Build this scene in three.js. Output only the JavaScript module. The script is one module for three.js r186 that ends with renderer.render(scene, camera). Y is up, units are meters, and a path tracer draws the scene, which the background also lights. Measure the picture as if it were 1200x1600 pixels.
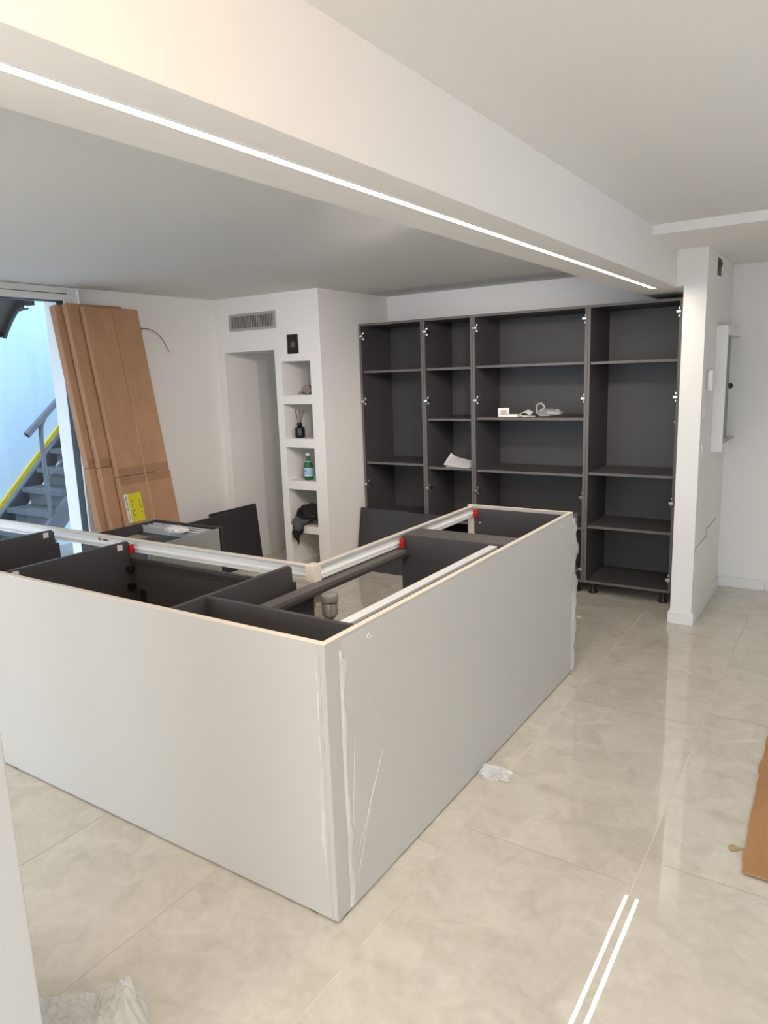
import * as THREE from 'three';
import { RoundedBoxGeometry } from 'three/addons/geometries/RoundedBoxGeometry.js';
import { mergeGeometries, toCreasedNormals, mergeVertices } from 'three/addons/utils/BufferGeometryUtils.js';
import { ImprovedNoise } from 'three/addons/math/ImprovedNoise.js';
import { RectAreaLightUniformsLib } from 'three/addons/lights/RectAreaLightUniformsLib.js';

// ---------------------------------------------------------------- camera, sky, lights, exposure
RectAreaLightUniformsLib.init();
const scene = new THREE.Scene();
const deg = Math.PI / 180;
const camera = new THREE.PerspectiveCamera(71.255, 1200 / 1600, 0.02, 100);
camera.rotation.order = 'YXZ';
camera.position.set(0, 1.62, 0);
camera.rotation.set(-10.839 * deg, 33.468 * deg, -1.987 * deg);
const renderer = new THREE.WebGLRenderer({ antialias: true });
renderer.toneMapping = THREE.LinearToneMapping;
renderer.toneMappingExposure = 4.75;
renderer.shadowMap.enabled = true;
scene.background = new THREE.Color(1.0, 1.18, 1.36);          // open blue sky above the courtyard
scene.backgroundIntensity = 1.0;
const LED = { color: [1.0, 0.91, 0.78], light: 19, glow: 3 };
const LAMP = { color: [1.0, 0.77, 0.50], light: 4.6, glow: 2 };   // ceiling panels of the hall, behind the viewer
const SPOT = { color: [1.0, 0.60, 0.28], light: 0.24 };
const TRACK = { color: [1.0, 0.90, 0.82], light: 1.35 };    // track spots on the left ceiling, behind the beam, turned to the back of the room

// ---------------------------------------------------------------- helpers
function rng(seed) { let s = seed >>> 0; return () => { s = (s * 1664525 + 1013904223) >>> 0; return s / 4294967296; }; }
const noise = new ImprovedNoise();
const fbm = (x, y, z, o = 4) => { let s = 0, a = 0.5; for (let i = 0; i < o; i++) { s += a * noise.noise(x, y, z); x *= 2.03; y *= 2.03; z *= 1.7; a *= 0.5; } return s; };
const used = new Map();
function numbered(name) { const n = used.get(name) ?? 0; used.set(name, n + 1); return n ? name + '_' + String(n).padStart(3, '0') : name; }
const origin = new WeakMap();
function std(color, roughness = 0.6, extra = {}) { return new THREE.MeshPhysicalMaterial({ color, roughness, metalness: 0, ...extra }); }
function bx(x0, x1, y0, y1, z0, z1, r = 0.0012) {
  const w = Math.abs(x1 - x0), h = Math.abs(y1 - y0), d = Math.abs(z1 - z0);
  const rr = Math.min(r, w / 2.2, h / 2.2, d / 2.2);
  const g = rr > 0.0003 ? new RoundedBoxGeometry(w, h, d, 1, rr) : new THREE.BoxGeometry(w, h, d);
  return g.translate((x0 + x1) / 2, (y0 + y1) / 2, (z0 + z1) / 2);
}
function flat(list) { return list.map((g) => { const q = g.index ? g.toNonIndexed() : g; for (const k of Object.keys(q.attributes)) if (!['position', 'normal', 'uv'].includes(k)) q.deleteAttribute(k); return q; }); }
function join(list) { return list.length === 1 ? list[0] : mergeGeometries(flat(list)); }
function mesh(name, geoms, material, parent) {
  const g = join([].concat(geoms));
  const at = parent && origin.get(parent);
  if (at) g.translate(-at[0], -at[1], -at[2]);
  const m = new THREE.Mesh(g, material);
  m.castShadow = m.receiveShadow = true;
  m.name = numbered(name);
  if (parent) { origin.set(m, at ?? [0, 0, 0]); parent.add(m); } else { origin.set(m, [0, 0, 0]); scene.add(m); }
  return m;
}
function tag(o, label, category, group) { o.userData.label = label; o.userData.category = category; if (group) o.userData.group = group; return o; }
function thing(name, label, category, at, group) {
  const o = new THREE.Group(); o.name = numbered(name); o.position.set(...at); origin.set(o, at); scene.add(o);
  return tag(o, label, category, group);
}
function struct(name, geoms, material, parent) { const m = mesh(name, geoms, material, parent); if (!parent) m.userData.kind = 'structure'; return m; }
function tube(points, r, seg = 40, rad = 8, closed = false) { return new THREE.TubeGeometry(new THREE.CatmullRomCurve3(points.map((p) => new THREE.Vector3(...p)), closed), seg, r, rad, closed); }
function lathe(profile, n = 24) { return new THREE.LatheGeometry(profile.map(([r, y]) => new THREE.Vector2(r, y)), n); }
function extrude(pts, depth, holes = [], bevel = 0) {
  const s = new THREE.Shape(pts.map((p) => new THREE.Vector2(...p)));
  for (const h of holes) s.holes.push(new THREE.Path(h.map((p) => new THREE.Vector2(...p))));
  return new THREE.ExtrudeGeometry(s, { depth, bevelEnabled: bevel > 0, bevelThickness: bevel, bevelSize: bevel, bevelOffset: -bevel, bevelSegments: 1, curveSegments: 16 });
}
const rect = (x0, x1, y0, y1) => [[x0, y0], [x1, y0], [x1, y1], [x0, y1]];
function dataTex(w, h, fn, srgb = true) {
  const d = new Uint8Array(w * h * 4);
  for (let y = 0; y < h; y++) for (let x = 0; x < w; x++) { const c = fn(x / w, y / h); const i = (y * w + x) * 4; for (let k = 0; k < 3; k++) d[i + k] = Math.max(0, Math.min(255, Math.round(c[k]))); d[i + 3] = 255; }
  const t = new THREE.DataTexture(d, w, h); if (srgb) t.colorSpace = THREE.SRGBColorSpace;
  t.wrapS = t.wrapT = THREE.RepeatWrapping; t.magFilter = THREE.LinearFilter; t.minFilter = THREE.LinearMipmapLinearFilter; t.generateMipmaps = true; t.needsUpdate = true;
  return t;
}
function canvasTex(w, h, draw) {
  const c = document.createElement('canvas'); c.width = w; c.height = h; draw(c.getContext('2d'), w, h);
  const t = new THREE.CanvasTexture(c); t.colorSpace = THREE.SRGBColorSpace; return t;
}
function sheet(nx, ny, fn) {            // a curved sheet: fn(u, v) -> [x, y, z]
  const g = new THREE.PlaneGeometry(1, 1, nx, ny), p = g.attributes.position, uv = g.attributes.uv;
  for (let i = 0; i < p.count; i++) p.setXYZ(i, ...fn(uv.getX(i), uv.getY(i)));
  g.computeVertexNormals(); return g;
}
function thick(nx, ny, fn, t, dir) {    // the same sheet with a second face t along dir and closed sides
  const a = sheet(nx, ny, fn), b = sheet(nx, ny, (u, v) => { const p = fn(u, v); return [p[0] + dir[0] * t, p[1] + dir[1] * t, p[2] + dir[2] * t]; });
  const pos = [], idx = [], n = a.attributes.position.count;
  pos.push(...a.attributes.position.array, ...b.attributes.position.array);
  const ia = a.index.array; for (let i = 0; i < ia.length; i += 3) { idx.push(ia[i], ia[i + 1], ia[i + 2], ia[i] + n, ia[i + 2] + n, ia[i + 1] + n); }
  const W = nx + 1, rim = [];
  for (let i = 0; i < nx; i++) rim.push([i, i + 1], [ny * W + i + 1, ny * W + i]);
  for (let j = 0; j < ny; j++) rim.push([(j + 1) * W, j * W], [j * W + nx, (j + 1) * W + nx]);
  for (const [p, q] of rim) idx.push(p, p + n, q, q, p + n, q + n);
  const g = new THREE.BufferGeometry(); g.setAttribute('position', new THREE.Float32BufferAttribute(pos, 3));
  g.setAttribute('uv', new THREE.Float32BufferAttribute([...a.attributes.uv.array, ...b.attributes.uv.array], 2)); g.setIndex(idx);
  return toCreasedNormals(g, 0.7);
}

// ---------------------------------------------------------------- materials
const plasterBump = dataTex(256, 256, (u, v) => { const n = 128 + 90 * fbm(u * 24, v * 24, 0.3, 3); return [n, n, n]; }, false);
plasterBump.repeat.set(2, 2);
const M = {
  wall: std(new THREE.Color(0.86, 0.835, 0.81), 0.85, { bumpMap: plasterBump, bumpScale: 0.0004 }),
  ceiling: std(new THREE.Color(0.80, 0.785, 0.765), 0.9),
  trimWhite: std(new THREE.Color(0.82, 0.81, 0.80), 0.4),
  frameWhite: std(new THREE.Color(0.82, 0.81, 0.80), 0.35),
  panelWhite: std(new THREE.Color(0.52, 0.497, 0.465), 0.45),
  cream: std(new THREE.Color(0.80, 0.71, 0.61), 0.55),
  dark: std(new THREE.Color(0.066, 0.060, 0.063), 0.5),
  darkEdge: std(new THREE.Color(0.13, 0.118, 0.115), 0.5),
  darkPlain: std(new THREE.Color(0.035, 0.033, 0.036), 0.45),
  black: std(new THREE.Color(0.012, 0.012, 0.013), 0.4),
  blackGloss: std(new THREE.Color(0.008, 0.008, 0.009), 0.15),
  steel: std(new THREE.Color(0.75, 0.73, 0.71), 0.25, { metalness: 1 }),
  alu: std(new THREE.Color(0.86, 0.86, 0.87), 0.35, { metalness: 0.35 }),
  aluDark: std(new THREE.Color(0.10, 0.09, 0.085), 0.35, { metalness: 0.5 }),
  rail: std(new THREE.Color(0.80, 0.80, 0.80), 0.35),
  red: std(new THREE.Color(0.55, 0.012, 0.018), 0.4),
  white: std(new THREE.Color(0.85, 0.84, 0.83), 0.5),
  paper: std(new THREE.Color(0.84, 0.82, 0.80), 0.8),
  greyPanel: std(new THREE.Color(0.30, 0.31, 0.30), 0.5),
  greyPlastic: std(new THREE.Color(0.27, 0.26, 0.25), 0.35),
  ventGrey: std(new THREE.Color(0.42, 0.40, 0.385), 0.5),
  stair: std(new THREE.Color(0.11, 0.125, 0.15), 0.6),
  stairDark: std(new THREE.Color(0.06, 0.067, 0.08), 0.6),
  riser: std(new THREE.Color(0.13, 0.145, 0.165), 0.7),
  yellow: std(new THREE.Color(0.62, 0.46, 0.02), 0.6),
  courtyard: std(new THREE.Color(0.55, 0.70, 0.82), 0.9, { bumpMap: plasterBump, bumpScale: 0.004 }),
  awning: std(new THREE.Color(0.10, 0.095, 0.09), 0.45, { transmission: 0.25, thickness: 0 }),
  bracket: std(new THREE.Color(0.03, 0.032, 0.036), 0.4),
  glass: std(0xffffff, 0.02, { transmission: 1, thickness: 0, ior: 1.45 }),
  film: std(0xffffff, 0.12, { transparent: true, opacity: 0.15 }),
  filmFold: std(new THREE.Color(0.88, 0.88, 0.88), 0.15, { transparent: true, opacity: 0.42 }),
  grout: std(new THREE.Color(0.74, 0.69, 0.60), 0.7),
  led: std(0x000000, 0.6, { emissive: new THREE.Color(...LED.color), emissiveIntensity: LED.glow }),
  lamp: std(0x000000, 0.6, { emissive: new THREE.Color(...LAMP.color), emissiveIntensity: LAMP.glow }),
};
function cardTex(seed, base) {
  return dataTex(256, 256, (u, v) => {
    const n = fbm(u * 5 + seed, v * 5, seed, 4) * 16 + (noise.noise(u * 90, v * 3, seed) * 3) + fbm(u * 60, v * 60, seed, 2) * 8;
    return [base[0] + n, base[1] + n * 0.85, base[2] + n * 0.7];
  });
}
M.card = std(0xffffff, 0.85, { map: cardTex(3, [177, 136, 104]) });
M.cardBand = std(0xffffff, 0.6, { map: cardTex(7, [158, 119, 90]) });
M.cardFloor = std(0xffffff, 0.85, { map: cardTex(11, [166, 124, 84]) });
M.tape = std(new THREE.Color(0.55, 0.42, 0.32), 0.18);

// ---------------------------------------------------------------- floor: slab and polished tiles, each a part
const X0 = -4.62, CEIL = 2.29, HALL = 2.33, ZB = -5.46, ZREAR = 2.0, XR = 1.7;
const floor = struct('floor', bx(X0 - 0.26, XR + 0.2, -0.2, -0.0016, ZB - 0.3, ZREAR + 0.2, 0), M.grout);
{
  const tone = (seed) => dataTex(384, 768, (u, v) => {
    const x = u * 3.0 + seed * 7.1, y = v * 6.0 + seed * 3.3;
    const wx = fbm(x * 0.9, y * 0.9, seed, 4), wy = fbm(x * 0.9 + 5, y * 0.9 + 9, seed + 2, 4);
    const c = fbm(x * 0.8 + wx * 2.4, y * 0.8 + wy * 2.4, seed + 4, 6);
    const fine = fbm(x * 7 + wx * 3, y * 6 + wy * 3, seed + 9, 4);
    const patch = Math.max(0, fbm(x * 1.6 + wy * 2, y * 1.9 + wx * 2, seed + 12, 5) - 0.04);
    const n = c * 20 + fine * 8 - patch * 24;
    return [201 + n, 194 + n * 1.02, 181 + n * 1.08];
  });
  const mats = [1, 2, 3, 4].map((s) => std(0xffffff, 0.018, { map: tone(s), specularIntensity: 1, ior: 1.85 }));
  const tileGeo = (w, l, flip) => {
    const lines = (len) => [0, 0.006, 0.02, 0.045, 0.08, 0.13].concat([len / 2]).concat([0.13, 0.08, 0.045, 0.02, 0.006, 0].map((d) => len - d));
    const xs = lines(w), zs = lines(l), pos = [], nor = [], uv = [], idx = [];
    const R = 0.11, S = 0.0095;                                                   // polished tiles bow a little down towards their edges
    const bow = (d) => (d < R ? [-0.5 * S * (R - d) * (R - d) / R, S * (R - d) / R] : [0, 0]);
    for (const z of zs) for (const x of xs) {
      const [hx, sx] = bow(Math.min(x, w - x)), [hz, sz] = bow(Math.min(z, l - z));
      const h = hx + hz * 0.3;
      pos.push(x, h, z);
      const v = new THREE.Vector3((x < w / 2 ? -1 : 1) * sx, 1, (z < l / 2 ? -1 : 1) * sz * 0.3).normalize(); nor.push(v.x, v.y, v.z);
      uv.push(flip ? 1 - x / w : x / w, flip ? 1 - z / l : z / l);
    }
    const W = xs.length;
    for (let j = 0; j < zs.length - 1; j++) for (let i = 0; i < W - 1; i++) { const a = j * W + i; idx.push(a, a + W, a + 1, a + 1, a + W, a + W + 1); }
    const ring = [[0, 0, 1, 0, 0, -1], [1, 0, 1, 1, 1, 0], [1, 1, 0, 1, 0, 1], [0, 1, 0, 0, -1, 0]];
    for (const [ax, az, bx2, bz, nx, nz] of ring) {
      const o = pos.length / 3, top = -0.0011, bot = -0.0025;
      for (const [px, py, pz] of [[ax * w, top, az * l], [bx2 * w, top, bz * l], [bx2 * w, bot, bz * l], [ax * w, bot, az * l]]) { pos.push(px, py, pz); nor.push(nx, 0, nz); uv.push(0.5, 0.5); }
      idx.push(o, o + 1, o + 2, o, o + 2, o + 3);
    }
    const g = new THREE.BufferGeometry();
    g.setAttribute('position', new THREE.Float32BufferAttribute(pos, 3)); g.setAttribute('normal', new THREE.Float32BufferAttribute(nor, 3)); g.setAttribute('uv', new THREE.Float32BufferAttribute(uv, 2)); g.setIndex(idx);
    return g;
  };
  const PX = 0.6055, PZ = 1.194, gap = 0.0032, cache = new Map(), r = rng(5);
  for (let i = -6; i <= 3; i++) {
    let x0 = -0.479 + PX * i, x1 = x0 + PX - gap; x0 = Math.max(x0, X0); x1 = Math.min(x1, XR);
    if (x1 - x0 < 0.1) continue;
    const zStart = -2.085 - 0.147 * (i + 1);
    for (let k = -4; k <= 4; k++) {
      let z0 = zStart + PZ * k, z1 = z0 + PZ - gap; z0 = Math.max(z0, -5.63); z1 = Math.min(z1, ZREAR);
      const rnd = r(), flip = r() > 0.5;
      if (z1 - z0 < 0.1) continue;
      const key = [(x1 - x0).toFixed(3), (z1 - z0).toFixed(3), flip].join();
      if (!cache.has(key)) cache.set(key, tileGeo(x1 - x0, z1 - z0, flip));
      const m = new THREE.Mesh(cache.get(key), mats[Math.floor(rnd * 4)]);
      m.name = numbered('floor_tile'); m.position.set(x0 + gap / 2, 0, z0 + gap / 2); m.castShadow = m.receiveShadow = true; floor.add(m);
    }
  }
}

// ---------------------------------------------------------------- the shell
struct('ceiling', [bx(X0 - 0.26, -1.22, CEIL, CEIL + 0.25, ZB - 0.2, ZREAR + 0.2, 0), bx(-1.22, -0.943, HALL, CEIL + 0.25, ZB - 0.2, ZREAR + 0.2, 0), bx(-0.943, XR + 0.2, HALL, CEIL + 0.25, ZB - 0.2, ZREAR + 0.2, 0)], M.ceiling);
struct('beam', bx(-1.22, -0.943, 2.076, HALL + 0.005, ZB, ZREAR, 0.0015), M.wall);
struct('trim_1', bx(-0.943, XR, 2.281, HALL + 0.01, -5.63, -4.025, 0.0015), M.wall);     // lowered soffit at the end of the hall
struct('wall_back', [bx(X0 - 0.26, -0.77, 0, CEIL + 0.05, ZB - 0.2, ZB, 0), bx(-0.90, XR + 0.2, 0, HALL + 0.05, -5.83, -5.63, 0)], M.wall);
struct('wall_pillar', extrude([[-0.898, 0], [-0.7705, 0], [-0.7705, 2.30], [-0.943, 2.30], [-0.943, 2.0765], [-0.898, 2.0765]], 0.995, [], 0.002).translate(0, 0, -5.632), M.wall);
const DOOR0 = -3.10, DOOR1 = -1.15;
struct('wall_left', [bx(X0 - 0.26, X0, 0, CEIL + 0.05, ZB - 0.2, DOOR0, 0), bx(X0 - 0.26, X0, 0, CEIL + 0.05, DOOR1, ZREAR + 0.2, 0), bx(X0 - 0.26, X0, 2.245, CEIL + 0.05, DOOR0, DOOR1, 0)], M.wall);
const W0 = -2.8, W1 = -2.0;
struct('wall_right', [bx(XR, XR + 0.2, 0, HALL + 0.05, -5.8, W0, 0), bx(XR, XR + 0.2, 0, HALL + 0.05, W1, ZREAR + 0.2, 0), bx(XR, XR + 0.2, 0, 0.8, W0, W1, 0), bx(XR, XR + 0.2, 2.1, HALL + 0.05, W0, W1, 0)], M.wall);
{
  const w = struct('window_1', [bx(XR + 0.06, XR + 0.12, 0.8, 0.86, W0, W1), bx(XR + 0.06, XR + 0.12, 2.04, 2.1, W0, W1), bx(XR + 0.06, XR + 0.12, 0.8, 2.1, W0, W0 + 0.06), bx(XR + 0.06, XR + 0.12, 0.8, 2.1, W1 - 0.06, W1), bx(XR + 0.06, XR + 0.12, 0.8, 2.1, (W0 + W1) / 2 - 0.03, (W0 + W1) / 2 + 0.03)], M.frameWhite);
  mesh('pane', bx(XR + 0.088, XR + 0.092, 0.85, 2.05, W0 + 0.05, W1 - 0.05, 0), M.glass, w);
}
struct('wall_facade', bx(X0 - 0.26, X0, CEIL + 0.05, 5.5, -9, ZREAR + 0.2, 0), M.courtyard);
// rear wall behind the viewer: a wide shop window
struct('wall_rear', [bx(X0, -4.4, 0, HALL, ZREAR, ZREAR + 0.2, 0), bx(-1.4, -1.1, 0, HALL, ZREAR, ZREAR + 0.2, 0), bx(1.55, XR, 0, HALL, ZREAR, ZREAR + 0.2, 0), bx(-4.4, -1.4, 2.15, HALL, ZREAR, ZREAR + 0.2, 0), bx(-1.1, 1.55, 2.15, HALL, ZREAR, ZREAR + 0.2, 0)], M.wall);
struct('ground_street', bx(-9, 9, -0.25, -0.05, ZREAR + 0.2, 14, 0), std(new THREE.Color(0.42, 0.41, 0.40), 0.85));
function rearWindow(name, x0, x1) {
  const w = mesh(name, [bx(x0, x0 + 0.07, 0, 2.15, ZREAR + 0.04, ZREAR + 0.11), bx(x1 - 0.07, x1, 0, 2.15, ZREAR + 0.04, ZREAR + 0.11), bx(x0, x1, 2.08, 2.15, ZREAR + 0.04, ZREAR + 0.11), bx(x0, x1, 0, 0.09, ZREAR + 0.04, ZREAR + 0.11), bx((x0 + x1) / 2 - 0.03, (x0 + x1) / 2 + 0.03, 0, 2.15, ZREAR + 0.04, ZREAR + 0.11)], M.frameWhite);
  w.userData.kind = 'structure';
  mesh('pane', bx(x0 + 0.06, x1 - 0.06, 0.08, 2.09, ZREAR + 0.072, ZREAR + 0.078, 0), M.glass, w);
}
rearWindow('window_2', -4.4, -1.4); rearWindow('window_3', -1.1, 1.55);
// alcove block with doorway and niches
const ZF = -4.48;
{
  const pts = [[X0, 0], [-4.535, 0], [-4.535, 1.851], [-3.973, 1.851], [-3.973, 0], [-3.903, 0], [-3.903, 0.352], [-3.610, 0.352], [-3.610, 0], [-3.498, 0], [-3.498, CEIL + 0.01], [X0, CEIL + 0.01]];
  const holes = [rect(-3.904, -3.609, 1.486, 1.753), rect(-3.904, -3.609, 1.138, 1.415), rect(-3.904, -3.609, 0.789, 1.063), rect(-3.904, -3.610, 0.412, 0.717)];
  const front = extrude(pts, 0.44, holes).translate(0, 0, ZF - 0.44);
  struct('wall_alcove', [front, bx(-3.94, -3.56, 0, CEIL, ZF - 0.47, ZF - 0.44, 0), bx(-3.56, -3.498, 0, CEIL, ZB, ZF - 0.44, 0), bx(X0, -4.535, 0, CEIL, ZB, ZF - 0.44, 0), bx(-4.535, -4.0, 1.851, 1.95, ZB, ZF - 0.44, 0), bx(-4.0, -3.94, 0, CEIL, ZB, ZF - 0.44, 0)], M.wall);
}
// stub wall close to the viewer
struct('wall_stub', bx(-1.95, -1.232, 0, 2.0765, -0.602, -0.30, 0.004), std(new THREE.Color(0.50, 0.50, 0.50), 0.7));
// baseboards
const bh = 0.075;
struct('baseboard_pillar', [bx(-0.910, -0.757, 0, bh, -4.637, -4.650 + 0.026, 0.002), bx(-0.7705, -0.757, 0, bh, -5.615, -4.637, 0.001), bx(-0.910, -0.898, 0, bh, -4.96, -4.637, 0.001)], M.trimWhite);
struct('baseboard_back', [bx(-0.757, -0.452, 0, bh, -5.63, -5.615, 0.002), bx(-0.450, 0.75, 0, bh, -5.63, -5.615, 0.002), bx(0.752, XR, 0, bh, -5.63, -5.615, 0.002)], M.trimWhite);
struct('baseboard_alcove', [bx(-4.535, -4.523, 0, bh, ZB, ZF, 0.002), bx(-3.903, -3.891, 0, bh, ZF - 0.42, ZF - 0.02, 0.002), bx(-4.52, -4.0, 0, bh, ZB, ZB + 0.012, 0.002), bx(-3.50, -3.488, 0, bh, -4.74, ZF, 0.002)], M.trimWhite);
struct('baseboard_left', bx(X0, X0 + 0.012, 0, bh, ZF, -3.21, 0.002), M.trimWhite);

// glazed courtyard door in the left wall
{
  const fx0 = X0 - 0.06, fx1 = X0 + 0.016;
  const d = struct('door_1', [bx(X0 + 0.0005, fx1, 0, 2.287, -3.19, -3.10, 0.002), bx(fx0, fx1 - 0.002, 0, 2.244, -3.0995, -3.1320 + 0.0005, 0), bx(fx0, fx1, 2.245, 2.287, -3.0995, -1.161, 0.002), bx(fx0, fx1, 0, 2.287, -1.16, -1.1, 0.002), bx(fx0, fx1, 0, 0.03, -3.0995, -1.161, 0.002)], M.frameWhite);
  mesh('sash', [bx(fx0 - 0.005, fx1 + 0.010, 0.035, 2.24, -3.165, -3.068, 0.004), bx(fx0 - 0.005, fx1 + 0.008, 2.195, 2.24, -3.068, -2.12, 0.004), bx(fx0 - 0.005, fx1 + 0.008, 0.035, 0.13, -3.068, -2.12, 0.004), bx(fx0 - 0.005, fx1 + 0.008, 0.035, 2.24, -2.18, -2.12, 0.004)], M.frameWhite, d);
  mesh('sash', [bx(fx0 - 0.005, fx1 + 0.008, 0.035, 2.24, -2.11, -2.05, 0.004), bx(fx0 - 0.005, fx1 + 0.008, 2.195, 2.24, -2.05, -1.165, 0.004), bx(fx0 - 0.005, fx1 + 0.008, 0.035, 0.13, -2.05, -1.165, 0.004), bx(fx0 - 0.005, fx1 + 0.008, 0.035, 2.24, -1.225, -1.165, 0.004)], M.frameWhite, d);
  mesh('gasket', [bx(fx0 - 0.002, fx1 - 0.006, 0.13, 2.197, -3.068, -3.063, 0), bx(fx0 - 0.002, fx1 - 0.006, 2.19, 2.196, -3.066, -2.18, 0), bx(fx0 - 0.002, fx1 - 0.006, 0.129, 0.135, -3.066, -2.18, 0)], M.darkPlain, d);
  mesh('pane', bx(X0 - 0.033, X0 - 0.027, 0.12, 2.205, -3.075, -2.17, 0), M.glass, d);
  mesh('pane', bx(X0 - 0.033, X0 - 0.027, 0.12, 2.205, -2.06, -1.215, 0), M.glass, d);
  mesh('hinge', [new THREE.CylinderGeometry(0.009, 0.009, 0.10, 12).translate(fx1 + 0.020, 2.225, -3.172), bx(fx1 + 0.0, fx1 + 0.016, 2.18, 2.27, -3.180, -3.164)], M.alu, d);
}

// ---------------------------------------------------------------- courtyard outside
const XW = -6.8;
struct('ground_courtyard', bx(XW - 0.3, X0 - 0.26, -0.2, 0, -9, ZREAR + 0.2, 0), std(new THREE.Color(0.45, 0.45, 0.44), 0.8));
struct('wall_courtyard', bx(XW - 0.25, XW, 0, 5.5, -9, ZREAR + 0.2, 0), M.courtyard);
{
  const s = thing('metal_staircase', 'grey steel open staircase climbing the courtyard wall outside the glass door', 'staircase', [-6.4, 0, -3.3]);
  const rise = 0.172, going = 0.172, n = 13, xa = XW + 0.02, xb = XW + 0.80;
  const y0 = 0.491 - 2 * rise, z0 = -3.655 + 2 * going;
  const treadTex = dataTex(128, 128, (u, v) => { const a = 92 + fbm(u * 22, v * 22, 2, 4) * 150; return [a * 0.92, a * 0.97, a]; });
  const treadMat = std(0xffffff, 0.6, { map: treadTex });
  for (let k = 0; k < n; k++) {
    const y = y0 + k * rise, z = z0 - k * going;
    mesh('tread', [bx(xa + 0.03, xb - 0.03, y - 0.012, y, z - 0.25, z, 0.002)], treadMat, s);
    mesh('nosing', [bx(xa + 0.03, xb - 0.03, y - 0.045, y + 0.002, z - 0.004, z + 0.006, 0.001)], M.stair, s);
    mesh('riser', bx(xa + 0.03, xb - 0.03, y - 0.012, y + rise - 0.05, z - 0.25, z - 0.243, 0.001), M.riser, s);
  }
  const str = (off, h) => { const pts = []; const A = [z0 + 0.06, y0 + 0.06], B = [z0 + 0.06 - n * going, y0 + 0.06 + n * rise]; return [[A[0], A[1] + off], [B[0], B[1] + off], [B[0], B[1] + off - h], [A[0] , A[1] + off - h]]; };
  const side = (x, w, off, h) => { const g = extrude(str(off, h), w, [], 0.001); g.rotateY(-Math.PI / 2); return g.translate(x + w, 0, 0); };
  // extruded in (z, y): map shape x -> world z
  const strng = (x, w, off, h) => { const g = extrude(str(off, h).map(([z, y]) => [-z, y]), w, [], 0.001); g.rotateY(Math.PI / 2); return g.translate(x, 0, 0); };
  mesh('stringer', strng(xa, 0.02, -0.13, 0.20), M.stairDark, s);
  mesh('stringer', strng(xb - 0.02, 0.02, -0.16, 0.20), M.stair, s);
  mesh('stringer_flange', strng(xb - 0.05, 0.05, -0.150, 0.012), M.stair, s);
  mesh('edge_strip', strng(xa - 0.018, 0.02, -0.03, 0.055), M.yellow, s).userData.label = 'yellow painted strip along the wall side';
  const xr = xb - 0.03, slope = rise / going;
  const railY = (z) => 1.173 + (-3.475 - z) * slope * 0.86;
  mesh('handrail', tube([[xr, railY(-3.52), -3.52], [xr, railY(-4.0), -4.0], [xr, railY(-5.2), -5.2]], 0.030, 12, 14), M.stair, s);
  for (const z of [-3.655, -4.75]) mesh('post', tube([[xr, 0.15 + (-3.655 - z) * slope, z], [xr, railY(z) - 0.1, z], [xr, railY(z) - 0.04, z - 0.012], [xr, railY(z - 0.04) - 0.01, z - 0.05]], 0.019, 24, 12), M.stair, s);
  for (const o of [0.22, 0.46]) mesh('guard_bar', tube([[xr, railY(-3.655) - 0.74 + o, -3.655], [xr, railY(-5.2) - 0.74 + o, -5.2]], 0.010, 6, 8), M.stair, s);
}
{
  const c = thing('door_awning', 'dark curved smoky awning with scroll bracket above the courtyard door', 'awning', [-4.88, 2.16, -2.3]);
  const zA = -3.03, xw = X0 - 0.262;
  // bracket: arc from the wall out and down
  const arc = (t, r0) => { const x = xw - 0.05 - t * 0.36 - 0.02, y = 2.245 - 0.235 * Math.pow(t, 1.7); return [x, y + r0]; };
  const outer = [], inner = [];
  for (let i = 0; i <= 14; i++) { const t = i / 14; outer.push(arc(t, 0.012)); inner.push([arc(t, 0)[0] + 0.02 * t, arc(t, 0)[1] - 0.030 - 0.015 * (1 - t)]); }
  const shape = [...outer, ...inner.reverse()];
  const br = extrude(shape.map(([x, y]) => [x, y]), 0.022, [], 0.001).translate(0, 0, zA);
  const post = bx(xw - 0.075, xw - 0.0, 2.185, 2.25, zA, zA + 0.022, 0.002);
  mesh('bracket', [br, post, tube([[xw - 0.07, 2.17, zA + 0.011], [xw - 0.10, 2.165, zA + 0.011], [xw - 0.125, 2.18, zA + 0.011], [xw - 0.115, 2.205, zA + 0.011], [xw - 0.095, 2.198, zA + 0.011]], 0.006, 20, 6), tube([[xw - 0.13, 2.17, zA + 0.011], [xw - 0.17, 2.163, zA + 0.011], [xw - 0.185, 2.18, zA + 0.011]], 0.006, 12, 6)], M.bracket, c);
  mesh('canopy_sheet', thick(20, 1, (u, v) => { const p = arc(u, 0.014); return [p[0], p[1], zA + v * 1.9]; }, 0.006, [0, 1, 0]), M.awning, c);
  const e = arc(1, 0.0);
  mesh('edge_profile', bx(e[0] - 0.012, e[0] + 0.008, e[1] - 0.02, e[1] + 0.022, zA, zA + 1.9, 0.002), M.bracket, c);
}

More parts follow.
